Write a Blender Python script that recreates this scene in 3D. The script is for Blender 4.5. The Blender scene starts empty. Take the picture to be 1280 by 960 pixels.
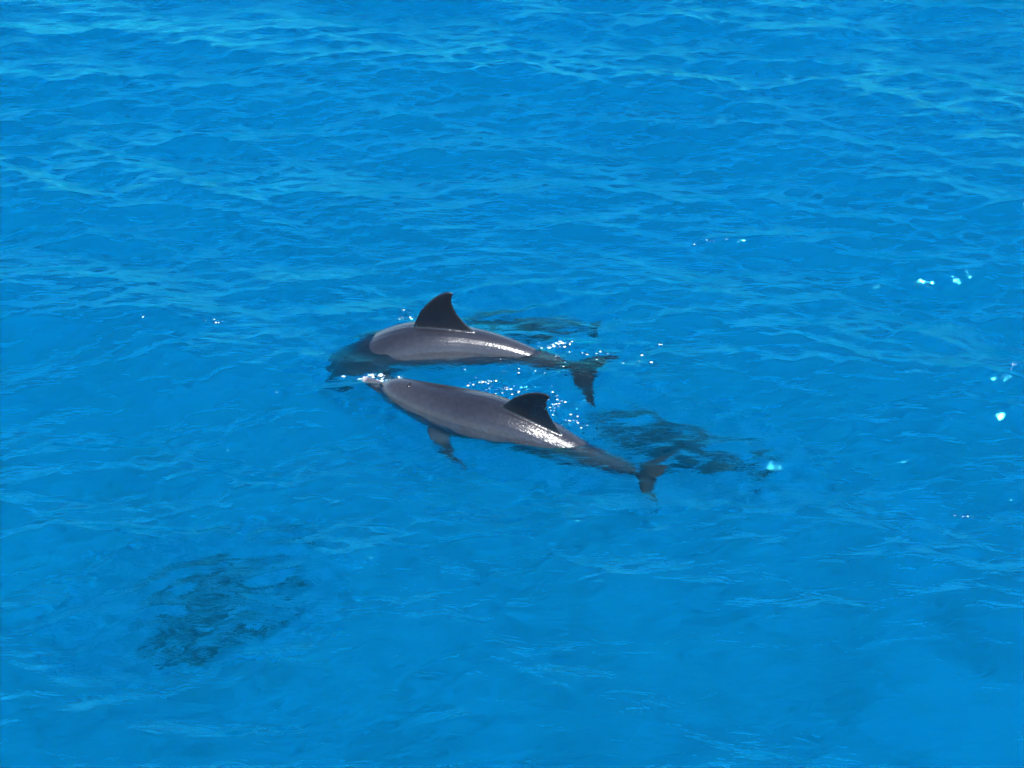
import bpy, bmesh, math, random
import numpy as np
from mathutils import Vector

R = math.radians
scene = bpy.context.scene
C = scene.collection

# ------------------------------------------------------------------ camera, sky, sun, exposure
cam_d = bpy.data.cameras.new('camera')
cam_d.sensor_width = 36.0
cam_d.angle = R(42)
cam_d.clip_start = 0.1
cam_d.clip_end = 3000
cam = bpy.data.objects.new('camera', cam_d)
C.objects.link(cam)
cam.location = (0, 0, 5.4)
cam.rotation_euler = (R(90 - 38), 0, 0)
scene.camera = cam

SUN_EL, SUN_AZ = 54.0, 143.0        # azimuth clockwise from +Y: high, behind the viewer, to the right
sun_dir = Vector((math.sin(R(SUN_AZ)) * math.cos(R(SUN_EL)), math.cos(R(SUN_AZ)) * math.cos(R(SUN_EL)), math.sin(R(SUN_EL))))
world = bpy.data.worlds.new('World')
scene.world = world
world.use_nodes = True
wn = world.node_tree.nodes
sky = wn.new('ShaderNodeTexSky')
sky.sky_type = 'NISHITA'
sky.sun_disc = False
sky.sun_elevation = R(SUN_EL)
sky.sun_rotation = R(SUN_AZ)
sky.air_density = 1.0
sky.dust_density = 0.0
sky.ozone_density = 5.0
world.node_tree.links.new(sky.outputs[0], wn['Background'].inputs[0])
wn['Background'].inputs[1].default_value = 0.15

sun_d = bpy.data.lights.new('sun', 'SUN')
sun_d.energy = 5.0
sun_d.angle = R(0.5)
sun_d.color = (1.0, 0.975, 0.94)
sun = bpy.data.objects.new('sun', sun_d)
C.objects.link(sun)
sun.rotation_euler = sun_dir.to_track_quat('Z', 'Y').to_euler()

vs = scene.view_settings
vs.view_transform = 'Standard'
vs.look = 'None'
vs.gamma = 1.0
vs.use_curve_mapping = False
vs.exposure = 1.12

cy = scene.cycles
cy.max_bounces = 8
cy.transmission_bounces = 8
cy.transparent_max_bounces = 6
cy.volume_bounces = 2
cy.caustics_reflective = True
cy.caustics_refractive = True
cy.blur_glossy = 0.3
cy.sample_clamp_indirect = 6.0
cy.use_denoising = True

# ------------------------------------------------------------------ helpers
def new_mat(name):
    m = bpy.data.materials.new(name)
    m.use_nodes = True
    m.node_tree.nodes.clear()
    return m, m.node_tree.nodes, m.node_tree.links

def mesh_from_arrays(name, verts, faces4, smooth=True):
    me = bpy.data.meshes.new(name)
    n, f = len(verts), len(faces4)
    me.vertices.add(n)
    me.vertices.foreach_set('co', np.asarray(verts, np.float32).ravel())
    me.loops.add(f * 4)
    me.loops.foreach_set('vertex_index', np.asarray(faces4, np.int32).ravel())
    me.polygons.add(f)
    me.polygons.foreach_set('loop_start', np.arange(0, f * 4, 4, dtype=np.int32))
    me.polygons.foreach_set('loop_total', np.full(f, 4, np.int32))
    me.update(calc_edges=True)
    me.polygons.foreach_set('use_smooth', np.full(f, smooth, bool))
    return me

def link(name, me, mat, parent=None):
    o = bpy.data.objects.new(name, me)
    C.objects.link(o)
    if mat:
        me.materials.clear(); me.materials.append(mat)
    if parent: o.parent = parent
    return o

# ------------------------------------------------------------------ sea surface
rng = np.random.default_rng(11)
WAVES = []
def add_band(n, lmin, lmax, slope, main, spread):
    """n sine components, wavelengths lmin..lmax metres, total rms slope, travelling round 'main' degrees"""
    lam = np.exp(rng.uniform(math.log(lmin), math.log(lmax), n))
    ang = np.radians(main + rng.normal(0, spread, n))
    k = 2 * math.pi / lam
    s = slope * math.sqrt(2.0 / n) * rng.uniform(0.6, 1.3, n)
    for i in range(n):
        WAVES.append((k[i] * math.cos(ang[i]), k[i] * math.sin(ang[i]), s[i] / k[i], k[i], rng.uniform(0, 2 * math.pi), lam[i]))
add_band(8, 2.4, 5.0, 0.06, 58, 12)      # low swell, crests running down to the right
add_band(28, 0.8, 2.2, 0.105, 68, 20)
add_band(55, 0.32, 0.8, 0.125, 90, 21)
add_band(150, 0.095, 0.32, 0.195, 93, 25)

def smooth01(x): 
    x = np.clip(x, 0, 1); return x * x * (3 - 2 * x)

DISTURB = [  # x, y, radius, gain : water stirred up by the animals
    (-0.75, 7.05, 0.35, 1.0), (-0.75, 7.3, 0.3, 1.2), (0.0, 6.95, 0.4, 0.5), (0.22, 6.4, 0.2, 2.2), (0.42, 6.3, 0.2, 2.4), (0.65, 6.25, 0.2, 1.8), (0.45, 7.12, 0.25, 1.2), (0.1, 7.12, 0.2, 1.0), (-0.3, 7.08, 0.2, 1.0),
    (-0.5, 6.48, 0.2, 0.8), (-0.15, 6.35, 0.15, 1.0), (0.55, 6.8, 0.3, 1.0), (-0.6, 7.6, 0.25, 0.7), (0.8, 6.5, 0.25, 0.7), (1.15, 6.3, 0.25, 0.7), (1.5, 6.1, 0.25, 0.7), (0.2, 7.75, 0.3, 0.8), (-1.7, 5.05, 0.5, 0.25), (-2.95, 12.0, 0.2, 2.6)]

SLICKS = [  # x, y, radius: smooth slicks, clear of capillary ripples, over animals just below
    (-1.4, 5.1, 0.42), (-1.7, 5.05, 0.42), (-2.0, 4.95, 0.42), (0.65, 6.5, 0.4), (1.0, 6.35, 0.4), (1.35, 6.2, 0.4), (1.6, 6.05, 0.3), (0.0, 7.75, 0.35), (0.3, 7.7, 0.35),
    (-0.9, 7.15, 0.4), (-0.4, 7.0, 0.35), (0.0, 7.0, 0.35), (0.45, 6.95, 0.35), (-0.45, 6.4, 0.3), (0.0, 6.3, 0.25), (0.3, 6.25, 0.3), (0.8, 6.0, 0.3), (0.65, 7.2, 0.25)]

def sea(x, y):
    """displaced surface points for flat positions x, y"""
    h = np.zeros_like(x); dx = np.zeros_like(x); dy = np.zeros_like(x)
    dist = np.sqrt(x * x + (y - 8) ** 2)
    stir = np.ones_like(x)
    for cx, cy_, r, g in DISTURB:
        stir += g * np.exp(-((x - cx) ** 2 + (y - cy_) ** 2) / (r * r))
    # breeze patches: the water is calmer close to the boat
    calm = 0.92 + 0.14 * smooth01((y + 0.25 * x - 3.5) / 6.0)
    patch = 1.0 + 0.22 * np.sin(0.9 * x + 0.5 * y + 0.4) + 0.18 * np.sin(0.45 * x - 1.1 * y + 2.0)
    for kx, ky, a, k, ph, lam in WAVES:
        fade = np.clip((45.0 * lam - dist) / (18.0 * lam) , 0, 1) if lam < 3 else np.clip((260 - dist) / 60, 0, 1)
        g = fade
        if lam < 0.9: g = g * calm * patch
        if lam < 0.3: g = g * np.minimum(stir, 1.5)
        t = kx * x + ky * y + ph
        s, c = np.sin(t), np.cos(t)
        h += g * a * s
        q = 0.66 * g * a / k
        dx += q * kx * c
        dy += q * ky * c
    return x + dx, y + dy, h, stir

def axis(lo, hi, step, far):
    fine = np.arange(lo, hi + 1e-6, step)
    out, s, v = [], step, hi
    while v < far:
        s *= 1.18; v += s; out.append(v)
    neg, s, v = [], step, lo
    while v > -far:
        s *= 1.18; v -= s; neg.append(v)
    return np.concatenate([np.array(neg[::-1]), fine, np.array(out)])

xs = axis(-6.0, 6.0, 0.022, 400)
ys = axis(3.2, 14.2, 0.022, 400)
NX, NY = len(xs), len(ys)
gx, gy = np.meshgrid(xs, ys)
X, Y, Z, STIR = sea(gx.ravel(), gy.ravel())
verts = np.stack([X, Y, Z], 1)
idx = np.arange(NX * NY).reshape(NY, NX)
top = np.stack([idx[:-1, :-1], idx[:-1, 1:], idx[1:, 1:], idx[1:, :-1]], -1).reshape(-1, 4)
# skirt and floor close the body of water
DEPTH = 7.0
ring = np.concatenate([idx[0, :-1], idx[:-1, -1], idx[-1, :0:-1], idx[:0:-1, 0]])
low = verts[ring].copy(); low[:, 2] = -DEPTH - 1.5
n0 = len(verts)
verts = np.concatenate([verts, low, [[0, 0, -DEPTH - 1.5]]])
m = len(ring); cidx = n0 + m
a = ring; b = np.roll(ring, -1); la = n0 + np.arange(m); lb = n0 + np.roll(np.arange(m), -1)
skirt = np.stack([a, la, lb, b], 1)
me = mesh_from_arrays('sea', verts, np.concatenate([top, skirt]))
bm = bmesh.new(); bm.from_mesh(me); bm.verts.ensure_lookup_table()
bm.faces.new([bm.verts[int(i)] for i in la[::-1]])
bm.verts.remove(bm.verts[cidx])
bm.to_mesh(me); bm.free()
slick = np.zeros(len(me.vertices))
for cx, cy_, rr in SLICKS:
    slick[:len(X)] = np.maximum(slick[:len(X)], 3.2 * np.exp(-((X - cx) ** 2 + (Y - cy_) ** 2) / (rr * rr)))
at_ = me.attributes.new('slick', 'FLOAT', 'POINT')
at_.data.foreach_set('value', slick.astype(np.float32))
at_ = me.attributes.new('stir', 'FLOAT', 'POINT')
at_.data.foreach_set('value', np.concatenate([STIR, np.ones(len(me.vertices) - len(STIR))]).astype(np.float32))

mat, N, L = new_mat('sea_water')
out = N.new('ShaderNodeOutputMaterial')
tc = N.new('ShaderNodeTexCoord')
mp = N.new('ShaderNodeMapping'); mp.inputs['Scale'].default_value = (0.55, 1.5, 1.0)
L.new(tc.outputs['Object'], mp.inputs[0])
n1 = N.new('ShaderNodeTexNoise'); n1.inputs['Scale'].default_value = 9.0; n1.inputs['Detail'].default_value = 4.0
n1.inputs['Distortion'].default_value = 0.6
L.new(mp.outputs[0], n1.inputs['Vector'])
bp = N.new('ShaderNodeBump'); bp.inputs['Strength'].default_value = 0.6
st = N.new('ShaderNodeAttribute'); st.attribute_name = 'stir'
bp.inputs['Distance'].default_value = 0.026
# small chop where the animals have broken the surface
n2 = N.new('ShaderNodeTexNoise'); n2.inputs['Scale'].default_value = 26.0; n2.inputs['Detail'].default_value = 3.0; n2.inputs['Distortion'].default_value = 0.8
L.new(mp.outputs[0], n2.inputs['Vector'])
sb = N.new('ShaderNodeMath'); sb.operation = 'SUBTRACT'; sb.inputs[1].default_value = 1.0; L.new(st.outputs['Fac'], sb.inputs[0])
pr = N.new('ShaderNodeMath'); pr.operation = 'MULTIPLY'; L.new(n2.outputs['Fac'], pr.inputs[0]); L.new(sb.outputs[0], pr.inputs[1])
hs = N.new('ShaderNodeMath'); hs.operation = 'MULTIPLY_ADD'; hs.inputs[1].default_value = 0.45
L.new(pr.outputs[0], hs.inputs[0]); L.new(n1.outputs['Fac'], hs.inputs[2])
L.new(hs.outputs[0], bp.inputs['Height'])
fr = N.new('ShaderNodeFresnel'); fr.inputs['IOR'].default_value = 1.333
L.new(bp.outputs[0], fr.inputs['Normal'])
gl = N.new('ShaderNodeBsdfGlossy'); gl.inputs['Roughness'].default_value = 0.04
gl.inputs['Color'].default_value = (0.10, 0.92, 0.92, 1)
L.new(bp.outputs[0], gl.inputs['Normal'])
rf = N.new('ShaderNodeBsdfRefraction'); rf.inputs['IOR'].default_value = 1.333; rf.inputs['Roughness'].default_value = 0.0
L.new(bp.outputs[0], rf.inputs['Normal'])
rf2 = N.new('ShaderNodeBsdfRefraction'); rf2.inputs['IOR'].default_value = 1.333; rf2.inputs['Roughness'].default_value = 0.276   # unresolved capillary ripples
L.new(bp.outputs[0], rf2.inputs['Normal'])
mrf = N.new('ShaderNodeMixShader'); mrf.inputs[0].default_value = 0.275
L.new(rf.outputs[0], mrf.inputs[1]); L.new(rf2.outputs[0], mrf.inputs[2])
cap = N.new('ShaderNodeMapRange'); cap.inputs['From Min'].default_value = 2.45; cap.inputs['From Max'].default_value = 2.85   # slicks left by the animals are free of them
cap.inputs['To Min'].default_value = 0.275; cap.inputs['To Max'].default_value = 0.0
nr = N.new('ShaderNodeTexNoise'); nr.inputs['Scale'].default_value = 7.0; nr.inputs['Detail'].default_value = 5.0; nr.inputs['Roughness'].default_value = 0.7
L.new(mp.outputs[0], nr.inputs['Vector'])
na = N.new('ShaderNodeMath'); na.operation = 'MULTIPLY_ADD'; na.inputs[1].default_value = 3.4
sl = N.new('ShaderNodeAttribute'); sl.attribute_name = 'slick'
L.new(nr.outputs['Fac'], na.inputs[0]); L.new(sl.outputs['Fac'], na.inputs[2])
L.new(na.outputs[0], cap.inputs['Value']); L.new(cap.outputs[0], mrf.inputs[0])
tr = N.new('ShaderNodeBsdfTransparent')
mt = N.new('ShaderNodeMixShader'); mt.inputs[0].default_value = 0.06
L.new(mrf.outputs[0], mt.inputs[1]); L.new(tr.outputs[0], mt.inputs[2])
mx = N.new('ShaderNodeMixShader')
L.new(fr.outputs[0], mx.inputs[0]); L.new(mt.outputs[0], mx.inputs[1]); L.new(gl.outputs[0], mx.inputs[2])
L.new(mx.outputs[0], out.inputs['Surface'])
va = N.new('ShaderNodeVolumeAbsorption'); va.inputs['Density'].default_value = 1.0
va.inputs['Color'].default_value = (1 - 0.98, 1 - 0.058, 1 - 0.002, 1)
vsn = N.new('ShaderNodeVolumeScatter'); vsn.inputs['Density'].default_value = 0.085
vsn.inputs['Color'].default_value = (0.05, 0.68, 1.0, 1)
vsn.inputs['Anisotropy'].default_value = 0.0
ad = N.new('ShaderNodeAddShader')
L.new(va.outputs[0], ad.inputs[0]); L.new(vsn.outputs[0], ad.inputs[1])
L.new(ad.outputs[0], out.inputs['Volume'])
water = link('sea', me, mat)
water['kind'] = 'structure'

# ------------------------------------------------------------------ unseen bed of pale sand, added to send light back up
sx = axis(-14, 14, 0.5, 400)
GX, GY = np.meshgrid(sx, sx + 6)
GZ = -DEPTH + 0.25 * np.sin(0.35 * GX + 0.2 * GY) * np.exp(-(GX ** 2 + GY ** 2) / 4000) + 0.12 * np.sin(0.8 * GY - 0.3 * GX)
n = len(sx); ii = np.arange(n * n).reshape(n, n)
me = mesh_from_arrays('seabed', np.stack([GX.ravel(), GY.ravel(), GZ.ravel()], 1),
                      np.stack([ii[:-1, :-1], ii[:-1, 1:], ii[1:, 1:], ii[1:, :-1]], -1).reshape(-1, 4))
mat, N, L = new_mat('sand_reflector')
out = N.new('ShaderNodeOutputMaterial'); df = N.new('ShaderNodeBsdfDiffuse')
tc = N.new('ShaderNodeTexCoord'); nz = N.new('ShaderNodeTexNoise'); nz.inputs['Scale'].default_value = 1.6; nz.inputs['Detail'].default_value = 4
cr = N.new('ShaderNodeValToRGB')  # pale and dark mottles stand in for uneven light rising through the water
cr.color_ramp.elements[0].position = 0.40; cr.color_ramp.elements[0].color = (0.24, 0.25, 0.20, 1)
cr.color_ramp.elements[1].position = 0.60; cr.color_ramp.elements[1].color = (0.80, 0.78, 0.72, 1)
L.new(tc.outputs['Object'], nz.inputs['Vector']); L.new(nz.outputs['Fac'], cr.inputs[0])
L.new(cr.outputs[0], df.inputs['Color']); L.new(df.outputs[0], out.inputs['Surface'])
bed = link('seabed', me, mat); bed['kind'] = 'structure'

# ------------------------------------------------------------------ dolphin, modelled straight (unit length, snout at 0, tail notch at 1)
ST = np.array([  # s, top, bottom, half width
    (0.000, -0.016, -0.024, 0.004), (0.004, -0.010, -0.029, 0.010), (0.014, -0.005, -0.034, 0.0150), (0.035, -0.001, -0.038, 0.0175),
    (0.056, 0.003, -0.042, 0.0205), (0.067, 0.008, -0.044, 0.0240), (0.076, 0.020, -0.047, 0.0300), (0.088, 0.033, -0.051, 0.0375),
    (0.105, 0.044, -0.056, 0.0470), (0.130, 0.053, -0.063, 0.0560), (0.165, 0.060, -0.073, 0.0655), (0.21, 0.068, -0.085, 0.0760),
    (0.28, 0.078, -0.097, 0.0870), (0.36, 0.086, -0.103, 0.0930), (0.44, 0.088, -0.101, 0.0910), (0.52, 0.084, -0.092, 0.0820),
    (0.60, 0.075, -0.078, 0.0680), (0.68, 0.066, -0.064, 0.0550), (0.76, 0.054, -0.050, 0.0420), (0.84, 0.042, -0.038, 0.0300),
    (0.90, 0.031, -0.027, 0.0205), (0.95, 0.019, -0.017, 0.0120), (0.985, 0.010, -0.009, 0.0100), (0.995, 0.005, -0.004, 0.006)])

def catmull(p, t):
    """Catmull-Rom through rows of p at parameter array t in 0..1"""
    p = np.asarray(p, float); n = len(p) - 1
    u = np.clip(t * n, 0, n - 1e-9); i = u.astype(int); f = (u - i)[:, None]
    g = lambda j: p[np.clip(i + j, 0, n)]
    return 0.5 * (2 * g(0) + (g(1) - g(-1)) * f + (2 * g(-1) - 5 * g(0) + 4 * g(1) - g(2)) * f ** 2 + (3 * g(0) - g(-1) - 3 * g(1) + g(2)) * f ** 3)

def closed_tube(bm, rings):
    vs_ = [[bm.verts.new(p) for p in r] for r in rings]
    k = len(rings[0])
    for r0, r1 in zip(vs_[:-1], vs_[1:]):
        for j in range(k):
            bm.faces.new((r0[j], r0[(j + 1) % k], r1[(j + 1) % k], r1[j]))
    bm.faces.new(vs_[0][::-1]); bm.faces.new(vs_[-1])

def fin(bm, lead, trail, thick, normal, steps=18, around=14):
    """solid fin between a leading-edge and a trailing-edge curve, rounded in section, thick along 'normal'"""
    t = np.linspace(0, 1, steps)
    A, B = catmull(lead, t), catmull(trail, t)
    nv = np.array(normal, float); nv /= np.linalg.norm(nv)
    rings = []
    for i in range(steps):
        th = thick * (1 - 0.72 * t[i]); r = []
        for j in range(around):
            a_ = 2 * math.pi * j / around
            c = 0.5 - 0.5 * math.cos(a_)
            prof = math.sin(a_) * (1.0 - 0.45 * c)
            r.append(A[i] * (1 - c) + B[i] * c + nv * th * prof)
        rings.append(r)
    closed_tube(bm, rings)

def base_dolphin(scale, voxel):
    bm = bmesh.new()
    t = np.linspace(0, 1, 96)
    prof = catmull(ST, t)
    rings = []
    for s, zt, zb, w in prof:
        c, hh = (zt + zb) / 2, (zt - zb) / 2
        r = []
        for j in range(28):
            a_ = 2 * math.pi * j / 28
            cy_, sz = math.cos(a_), math.sin(a_)
            p = 2.0 / 2.15
            yy = math.copysign(abs(cy_) ** p, cy_) * w
            zz = math.copysign(abs(sz) ** p, sz) * hh
            r.append((s, yy, c + zz))
        rings.append(r)
    closed_tube(bm, rings)
    # dorsal fin
    fin(bm, [(0.412, 0, 0.066), (0.453, 0, 0.104), (0.492, 0, 0.142), (0.533, 0, 0.173), (0.568, 0, 0.192), (0.590, 0, 0.197)],
            [(0.640, 0, 0.050), (0.606, 0, 0.084), (0.585, 0, 0.118), (0.580, 0, 0.150), (0.589, 0, 0.178), (0.601, 0, 0.191)], 0.0125, (0, 1, 0))
    for sgn in (-1, 1):
        # pectoral flippers
        fin(bm, [(0.222, sgn * 0.050, -0.050), (0.250, sgn * 0.092, -0.080), (0.290, sgn * 0.130, -0.106), (0.340, sgn * 0.158, -0.130), (0.392, sgn * 0.174, -0.146)],
                [(0.308, sgn * 0.050, -0.055), (0.314, sgn * 0.084, -0.083), (0.335, sgn * 0.118, -0.107), (0.366, sgn * 0.148, -0.130), (0.398, sgn * 0.172, -0.147)],
                0.0105, (0.0, -sgn * 0.62, 0.78))
        # flukes
        fin(bm, [(0.905, 0, 0.001), (0.930, sgn * 0.034, 0.001), (0.958, sgn * 0.072, 0.001), (0.995, sgn * 0.105, 0.001), (1.038, sgn * 0.128, 0.001)],
                [(0.995, -sgn * 0.004, 0.0), (1.004, sgn * 0.024, 0.0), (1.010, sgn * 0.062, 0.0), (1.026, sgn * 0.098, 0.0), (1.046, sgn * 0.127, 0.0)],
                0.0085, (0, 0, 1))
    bmesh.ops.recalc_face_normals(bm, faces=bm.faces)
    for v in bm.verts: v.co *= scale
    me = bpy.data.meshes.new('dolphin_base'); bm.to_mesh(me); bm.free()
    o = bpy.data.objects.new('dolphin_base', me); C.objects.link(o)
    md = o.modifiers.new('r', 'REMESH'); md.mode = 'VOXEL'; md.voxel_size = voxel; md.use_smooth_shade = True
    sm = o.modifiers.new('s', 'SMOOTH'); sm.factor = 0.5; sm.iterations = 3
    dg = bpy.context.evaluated_depsgraph_get()
    me2 = bpy.data.meshes.new_from_object(o.evaluated_get(dg))
    bpy.data.objects.remove(o); bpy.data.meshes.remove(me)
    co = np.empty(len(me2.vertices) * 3, np.float32); me2.vertices.foreach_get('co', co)
    return me2, co.reshape(-1, 3) / scale

FINE = base_dolphin(2.0, 0.0062)
COARSE = base_dolphin(2.0, 0.0105)

# skin
mat, N, L = new_mat('dolphin_skin')
out = N.new('ShaderNodeOutputMaterial'); pb = N.new('ShaderNodeBsdfPrincipled')
at = N.new('ShaderNodeAttribute'); at.attribute_name = 'rest'
sep = N.new('ShaderNodeSeparateXYZ'); L.new(at.outputs['Vector'], sep.inputs[0])
nz = N.new('ShaderNodeTexNoise'); nz.inputs['Scale'].default_value = 9; nz.inputs['Detail'].default_value = 5
L.new(at.outputs['Vector'], nz.inputs['Vector'])
ma = N.new('ShaderNodeMath'); ma.operation = 'MULTIPLY_ADD'; ma.inputs[1].default_value = 0.035
L.new(nz.outputs['Fac'], ma.inputs[0]); L.new(sep.outputs['Z'], ma.inputs[2])
mr = N.new('ShaderNodeMapRange'); mr.inputs['From Min'].default_value = -0.10; mr.inputs['From Max'].default_value = 0.14
L.new(ma.outputs[0], mr.inputs['Value'])
cr = N.new('ShaderNodeValToRGB'); e = cr.color_ramp.elements
e[0].position = 0.05; e[0].color = (0.105, 0.107, 0.115, 1)
e[1].position = 1.0; e[1].color = (0.008, 0.008, 0.011, 1)
for p, c in ((0.28, (0.078, 0.080, 0.089, 1)), (0.5, (0.056, 0.0575, 0.066, 1)), (0.66, (0.031, 0.032, 0.038, 1)), (0.80, (0.015, 0.0155, 0.020, 1))):
    x = e.new(p); x.color = c
L.new(mr.outputs[0], cr.inputs[0])
# pale tip of the beak
mr2 = N.new('ShaderNodeMapRange'); mr2.inputs['From Min'].default_value = 0.006; mr2.inputs['From Max'].default_value = 0.018
mr2.inputs['To Min'].default_value = 1; mr2.inputs['To Max'].default_value = 0
L.new(sep.outputs['X'], mr2.inputs['Value'])
mixt = N.new('ShaderNodeMix'); mixt.data_type = 'RGBA'
L.new(mr2.outputs[0], mixt.inputs['Factor']); L.new(cr.outputs[0], mixt.inputs['A']); mixt.inputs['B'].default_value = (0.42, 0.41, 0.40, 1)
# fluke and peduncle darker
mr3 = N.new('ShaderNodeMapRange'); mr3.inputs['From Min'].default_value = 0.80; mr3.inputs['From Max'].default_value = 0.93
L.new(sep.outputs['X'], mr3.inputs['Value'])
mixf = N.new('ShaderNodeMix'); mixf.data_type = 'RGBA'
fa = N.new('ShaderNodeAttribute'); fa.attribute_name = 'fin'
mxm = N.new('ShaderNodeMath'); mxm.operation = 'MAXIMUM'
L.new(mr3.outputs[0], mxm.inputs[0]); L.new(fa.outputs['Fac'], mxm.inputs[1])
L.new(mxm.outputs[0], mixf.inputs['Factor']); L.new(mixt.outputs['Result'], mixf.inputs['A']); mixf.inputs['B'].default_value = (0.008, 0.009, 0.013, 1)
# flecks and scars
vz = N.new('ShaderNodeTexNoise'); vz.inputs['Scale'].default_value = 75; vz.inputs['Detail'].default_value = 3
L.new(at.outputs['Vector'], vz.inputs['Vector'])
cr2 = N.new('ShaderNodeValToRGB'); cr2.color_ramp.elements[0].position = 0.3; cr2.color_ramp.elements[0].color = (0.72, 0.72, 0.73, 1)
cr2.color_ramp.elements[1].position = 0.72; cr2.color_ramp.elements[1].color = (1.02, 1.02, 1.04, 1)
L.new(vz.outputs['Fac'], cr2.inputs[0])
mul = N.new('ShaderNodeMix'); mul.data_type = 'RGBA'; mul.blend_type = 'MULTIPLY'; mul.inputs['Factor'].default_value = 1
L.new(mixf.outputs['Result'], mul.inputs['A']); L.new(cr2.outputs[0], mul.inputs['B'])
L.new(mul.outputs['Result'], pb.inputs['Base Color'])
pb.inputs['Roughness'].default_value = 0.28
pb.inputs['Specular IOR Level'].default_value = 0.25
pb.inputs['Coat Weight'].default_value = 0.75
pb.inputs['Coat Roughness'].default_value = 0.16
bn = N.new('ShaderNodeTexNoise'); bn.inputs['Scale'].default_value = 190; bn.inputs['Detail'].default_value = 3
L.new(at.outputs['Vector'], bn.inputs['Vector'])
bp = N.new('ShaderNodeBump'); bp.inputs['Strength'].default_value = 0.34; bp.inputs['Distance'].default_value = 0.006
# ripply film of water running off the skin close to the waterline
geo = N.new('ShaderNodeNewGeometry'); sz_ = N.new('ShaderNodeSeparateXYZ'); L.new(geo.outputs['Position'], sz_.inputs[0])
wl = N.new('ShaderNodeMapRange'); wl.inputs['From Min'].default_value = 0.0; wl.inputs['From Max'].default_value = 0.085
wl.inputs['To Min'].default_value = 1.0; wl.inputs['To Max'].default_value = 0.0
L.new(sz_.outputs['Z'], wl.inputs['Value'])
fn = N.new('ShaderNodeTexNoise'); fn.inputs['Scale'].default_value = 48; fn.inputs['Detail'].default_value = 3; fn.inputs['Distortion'].default_value = 1.0
L.new(geo.outputs['Position'], fn.inputs['Vector'])
fm = N.new('ShaderNodeMath'); fm.operation = 'MULTIPLY'; L.new(fn.outputs['Fac'], fm.inputs[0]); L.new(wl.outputs[0], fm.inputs[1])
fs = N.new('ShaderNodeMath'); fs.operation = 'MULTIPLY_ADD'; fs.inputs[1].default_value = 2.2
L.new(fm.outputs[0], fs.inputs[0]); L.new(bn.outputs['Fac'], fs.inputs[2])
L.new(fs.outputs[0], bp.inputs['Height']); L.new(bp.outputs[0], pb.inputs['Normal']); L.new(bp.outputs[0], pb.inputs['Coat Normal'])
cw = N.new('ShaderNodeMapRange'); cw.inputs['To Min'].default_value = 0.75; cw.inputs['To Max'].default_value = 0.2   # fins and flukes are duller than the back
L.new(mxm.outputs[0], cw.inputs['Value']); L.new(cw.outputs[0], pb.inputs['Coat Weight'])
L.new(pb.outputs[0], out.inputs['Surface'])
SKIN = mat
mat, N, L = new_mat('dark_wet')
out = N.new('ShaderNodeOutputMaterial'); pb = N.new('ShaderNodeBsdfPrincipled')
nz = N.new('ShaderNodeTexNoise'); nz.inputs['Scale'].default_value = 60
cr = N.new('ShaderNodeValToRGB'); cr.color_ramp.elements[0].color = (0.004, 0.004, 0.005, 1); cr.color_ramp.elements[1].color = (0.016, 0.015, 0.015, 1)
L.new(nz.outputs['Fac'], cr.inputs[0]); L.new(cr.outputs[0], pb.inputs['Base Color'])
pb.inputs['Roughness'].default_value = 0.2
L.new(pb.outputs[0], out.inputs['Surface'])
DARK = mat

def interp(tab, s):
    """smooth interpolation of (s, value) pairs"""
    xs_ = np.array([p[0] for p in tab]); ys_ = np.array([p[1] for p in tab], float)
    d = np.linspace(-0.05, 1.1, 300); v = np.interp(d, xs_, ys_)
    k = np.hanning(41); k /= k.sum()
    v = np.convolve(np.pad(v, 20, mode='edge'), k, mode='valid')
    return np.interp(s, d, v)

def shape_fin(co, tall, sweep):
    """the dorsal fin differs from animal to animal: taller or shorter, more or less swept back"""
    co = co.copy()
    on = (co[:, 0] > 0.40) & (co[:, 0] < 0.63)
    top_ = np.interp(co[:, 0], ST[:, 0], ST[:, 1])
    ex = np.where(on, np.clip(co[:, 2] - top_, 0, None), 0)
    co[:, 2] += ex * (tall - 1)
    co[:, 0] += ex * sweep
    return co

def fin_mask(co):
    zt, zb, w = (np.interp(co[:, 0], ST[:, 0], ST[:, q]) for q in (1, 2, 3))
    c, hh = (zt + zb) / 2, np.maximum((zt - zb) / 2, 1e-3)
    rho = np.sqrt((co[:, 1] / np.maximum(w, 1e-3)) ** 2 + ((co[:, 2] - c) / hh) ** 2)
    return smooth01((rho - 1.0) / 0.75)

def pose(co, length, anchor_s, anchor, yaw, pitch, roll, rear=1.0):
    """bend straight unit-length points along a spine; tables give degrees against s (yaw of the head-to-tail line, pitch tail-up, roll)"""
    g = np.linspace(-0.02, 1.08, 600)
    ya, pi_, ro = (np.radians(interp(tb, g)) for tb in (yaw, pitch, roll))
    T = np.stack([np.cos(ya) * np.cos(pi_), np.sin(ya) * np.cos(pi_), np.sin(pi_)], 1)
    P = np.cumsum(T * (1 - (1 - rear) * smooth01((g - 0.55) / 0.15))[:, None], 0) * (g[1] - g[0])
    P -= np.array([np.interp(anchor_s, g, P[:, i]) for i in range(3)])
    S = np.stack([-np.sin(ya), np.cos(ya), np.zeros_like(ya)], 1)      # away from the viewer
    U = np.cross(T, S)
    U0 = U * np.cos(ro)[:, None] - S * np.sin(ro)[:, None]              # positive roll leans the back towards the viewer
    S0 = S * np.cos(ro)[:, None] + U * np.sin(ro)[:, None]
    s = co[:, 0]
    I = lambda M: np.stack([np.interp(s, g, M[:, i]) for i in range(3)], 1)
    return (I(P) + co[:, 1:2] * I(S0) + co[:, 2:3] * I(U0)) * length + np.array(anchor)

def small_mesh(name, co, faces):
    m_ = bpy.data.meshes.new(name); m_.from_pydata([tuple(p) for p in co], [], faces)
    for p in m_.polygons: p.use_smooth = True
    return m_

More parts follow.
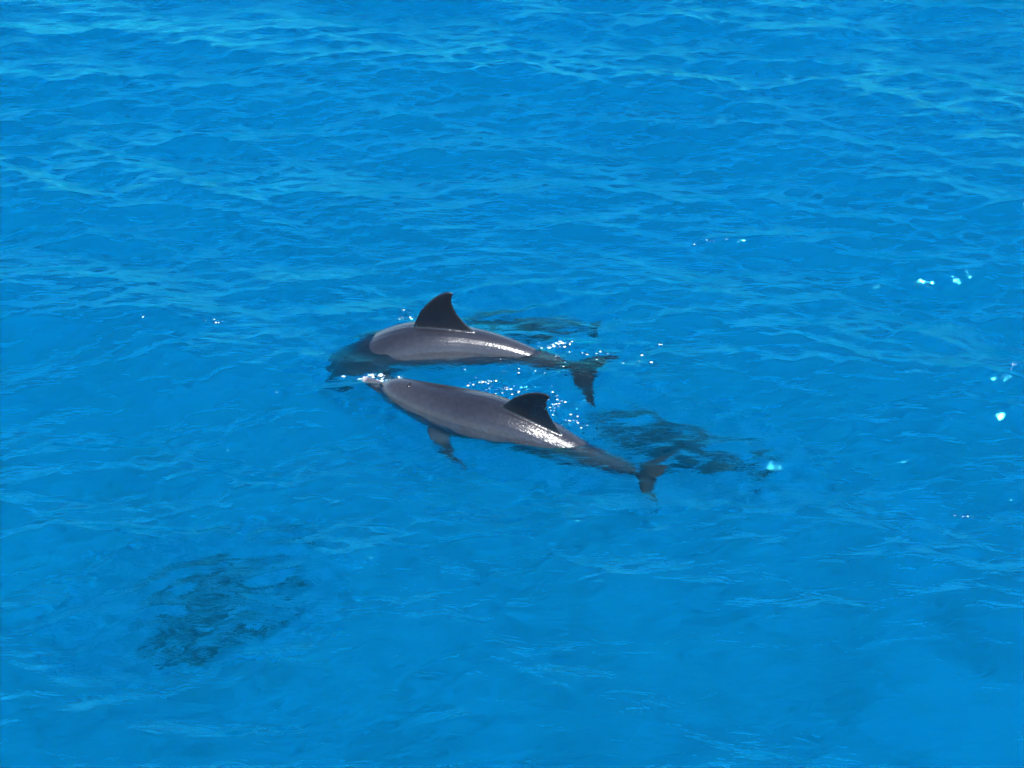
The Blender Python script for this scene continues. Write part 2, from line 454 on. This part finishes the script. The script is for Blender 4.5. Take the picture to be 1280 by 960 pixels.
def ellipsoid(c, r, nu=12, nv=8):
    P = []; F_ = []
    for i in range(nv + 1):
        th = math.pi * i / nv
        for j in range(nu):
            ph = 2 * math.pi * j / nu
            P.append((c[0] + r[0] * math.sin(th) * math.cos(ph), c[1] + r[1] * math.sin(th) * math.sin(ph), c[2] + r[2] * math.cos(th)))
    for i in range(nv):
        for j in range(nu):
            F_.append((i * nu + j, i * nu + (j + 1) % nu, (i + 1) * nu + (j + 1) % nu, (i + 1) * nu + j))
    return np.array(P), F_

def dolphin(label, base, length, anchor_s, anchor, yaw, pitch, roll, detail=True, tall=1.0, sweep=0.0, girth=1.0, rear=1.0):
    src, rest = base
    me = src.copy(); me.name = 'dolphin'
    GR = np.array([1, girth, girth])
    co = pose(shape_fin(rest, tall, sweep) * GR, length, anchor_s, anchor, yaw, pitch, roll, rear)
    co -= np.array(anchor)
    me.vertices.foreach_set('co', co.astype(np.float32).ravel())
    at_ = me.attributes.new('rest', 'FLOAT_VECTOR', 'POINT')
    at_.data.foreach_set('vector', rest.astype(np.float32).ravel())
    at_ = me.attributes.new('fin', 'FLOAT', 'POINT')
    at_.data.foreach_set('value', (fin_mask(rest) * (rest[:, 0] > 0.15)).astype(np.float32))
    me.polygons.foreach_set('use_smooth', np.full(len(me.polygons), True))
    me.update()
    o = link('dolphin', me, SKIN)
    o.location = anchor
    o['label'] = label; o['category'] = 'dolphin'; o['group'] = 'dolphins swimming in the pod'
    if detail:
        def sub(name, c, r):
            P, F_ = ellipsoid(c, r)
            P = pose(P * GR, length, anchor_s, anchor, yaw, pitch, roll, rear) - np.array(anchor)
            return link(name, small_mesh(name, P, F_), DARK, o)
        sub('blowhole', (0.152, 0.0, 0.0572), (0.0065, 0.0125, 0.0035))
        for sg in (-1, 1):
            sub('eye', (0.142, sg * 0.0575, -0.020), (0.0068, 0.0045, 0.0050))
        # closed mouth line along each side of the beak
        for sg in (-1, 1):
            P = []; F_ = []
            for i in range(15):
                s = 0.006 + 0.102 * i / 14
                st = [np.interp(s, ST[:, 0], ST[:, q]) for q in (1, 2, 3)]
                zc = -0.0215 - 0.012 * (i / 14) ** 1.5 + 0.006 * max(0, i / 14 - 0.75) * 4
                c, hh = (st[0] + st[1]) / 2, (st[0] - st[1]) / 2
                yy = st[2] * math.sqrt(max(0.05, 1 - ((zc - c) / hh) ** 2))
                for dz, dy_ in ((0.0013, 0.0012), (-0.0013, 0.0012), (-0.0013, -0.004), (0.0013, -0.004)):
                    P.append((s, sg * (yy + dy_), zc + dz))
            for i in range(14):
                for q in range(4):
                    F_.append((i * 4 + q, i * 4 + (q + 1) % 4, i * 4 + 4 + (q + 1) % 4, i * 4 + 4 + q))
            P = pose(np.array(P) * GR, length, anchor_s, anchor, yaw, pitch, roll, rear) - np.array(anchor)
            link('mouth_line', small_mesh('mouth_line', P, F_), DARK, o)
    return o

K = lambda v: [(0, v), (1, v)]
dolphin('grey dolphin with whole head and pale beak tip out of the water', FINE, 2.24, 0.47, (-0.01, 6.51, -0.035),
        [(0, -24), (0.3, -22), (0.6, -18), (1, -16)], [(0, -17), (0.12, -10), (0.24, -3), (0.36, 1), (0.46, -9), (0.6, -18), (0.8, -17), (1, -14)], [(0, 4), (0.3, 7), (0.6, 9), (1, 34)], tall=1.3, sweep=-0.42, girth=0.83, rear=0.78)
dolphin('grey dolphin arching its back with tall upright dorsal fin, head under water', FINE, 2.2, 0.5, (-0.50, 7.33, 0.0),
        [(0, -4), (0.5, -5), (0.8, -14), (1, -20)], [(0, 54), (0.2, 48), (0.36, 22), (0.5, 2), (0.65, -4), (0.8, -12), (1, -8)], [(0, 0), (1, 6)], tall=1.33, sweep=-0.40, girth=0.9)
dolphin('dark submerged dolphin trailing behind the tail of the arching dolphin', COARSE, 1.3, 0.5, (1.08, 6.92, -0.8),
        [(0, -30), (1, -26)], K(2), K(10), False)
dolphin('dark submerged dolphin on the far side of the arching dolphin', COARSE, 1.1, 0.5, (0.10, 8.05, -0.65),
        K(-4), K(0), K(0), False)
dolphin('faint diving dolphin of the deep pair, farther from the surfacing dolphins', COARSE, 1.1, 0.5, (-1.95, 5.88, -1.8),
        K(14), K(18), K(0), False, girth=0.72)
dolphin('faint diving dolphin of the deep pair, nearer the surfacing dolphins', COARSE, 1.1, 0.5, (-1.95, 6.22, -1.8),
        K(18), K(16), K(0), False, girth=0.72)
for me_ in (FINE[0], COARSE[0]): bpy.data.meshes.remove(me_)

# ------------------------------------------------------------------ white flecks standing in for sun glints, with foam, round the animals
mat, N, L = new_mat('white_glint_foam')
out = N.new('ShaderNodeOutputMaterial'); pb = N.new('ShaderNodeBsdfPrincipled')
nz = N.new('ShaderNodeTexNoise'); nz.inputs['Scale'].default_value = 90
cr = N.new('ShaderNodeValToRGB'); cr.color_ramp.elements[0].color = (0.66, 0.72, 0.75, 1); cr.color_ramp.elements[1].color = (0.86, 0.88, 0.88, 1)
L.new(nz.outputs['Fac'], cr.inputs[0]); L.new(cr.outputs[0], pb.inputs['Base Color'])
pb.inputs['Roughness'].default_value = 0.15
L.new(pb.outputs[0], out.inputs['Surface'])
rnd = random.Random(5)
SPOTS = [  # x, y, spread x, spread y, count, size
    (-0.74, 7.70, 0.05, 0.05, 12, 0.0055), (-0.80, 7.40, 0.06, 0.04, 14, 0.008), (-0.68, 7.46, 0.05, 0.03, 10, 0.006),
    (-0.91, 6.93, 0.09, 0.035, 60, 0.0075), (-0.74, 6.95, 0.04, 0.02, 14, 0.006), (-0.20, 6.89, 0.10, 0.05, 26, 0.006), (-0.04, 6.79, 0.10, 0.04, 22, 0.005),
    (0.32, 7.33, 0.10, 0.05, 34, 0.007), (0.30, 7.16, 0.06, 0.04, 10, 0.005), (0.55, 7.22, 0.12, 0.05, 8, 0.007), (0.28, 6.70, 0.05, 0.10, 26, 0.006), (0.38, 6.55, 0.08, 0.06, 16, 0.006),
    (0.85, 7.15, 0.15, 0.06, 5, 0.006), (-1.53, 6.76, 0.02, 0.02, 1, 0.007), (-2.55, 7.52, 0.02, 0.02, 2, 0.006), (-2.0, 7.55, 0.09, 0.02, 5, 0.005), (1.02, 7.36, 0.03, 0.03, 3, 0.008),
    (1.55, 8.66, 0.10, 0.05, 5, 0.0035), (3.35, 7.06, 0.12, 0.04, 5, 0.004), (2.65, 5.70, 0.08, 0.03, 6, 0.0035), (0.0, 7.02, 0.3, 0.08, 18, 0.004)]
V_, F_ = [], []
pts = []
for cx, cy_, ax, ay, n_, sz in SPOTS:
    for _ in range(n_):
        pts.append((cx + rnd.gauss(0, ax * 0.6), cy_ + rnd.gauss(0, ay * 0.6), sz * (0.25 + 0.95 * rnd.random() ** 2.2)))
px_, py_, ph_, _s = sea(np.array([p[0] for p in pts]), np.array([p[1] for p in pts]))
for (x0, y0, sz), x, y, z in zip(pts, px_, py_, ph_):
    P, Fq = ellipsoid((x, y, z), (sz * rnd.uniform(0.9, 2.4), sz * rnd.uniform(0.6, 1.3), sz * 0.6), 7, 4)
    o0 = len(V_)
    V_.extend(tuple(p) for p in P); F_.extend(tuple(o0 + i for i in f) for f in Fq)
fo = link('glint_foam', small_mesh('glint_foam', V_, F_), mat)
fo['kind'] = 'stuff'; fo['label'] = 'white flecks standing for sun glints, with foam, on the water round the dolphins'; fo['category'] = 'foam'
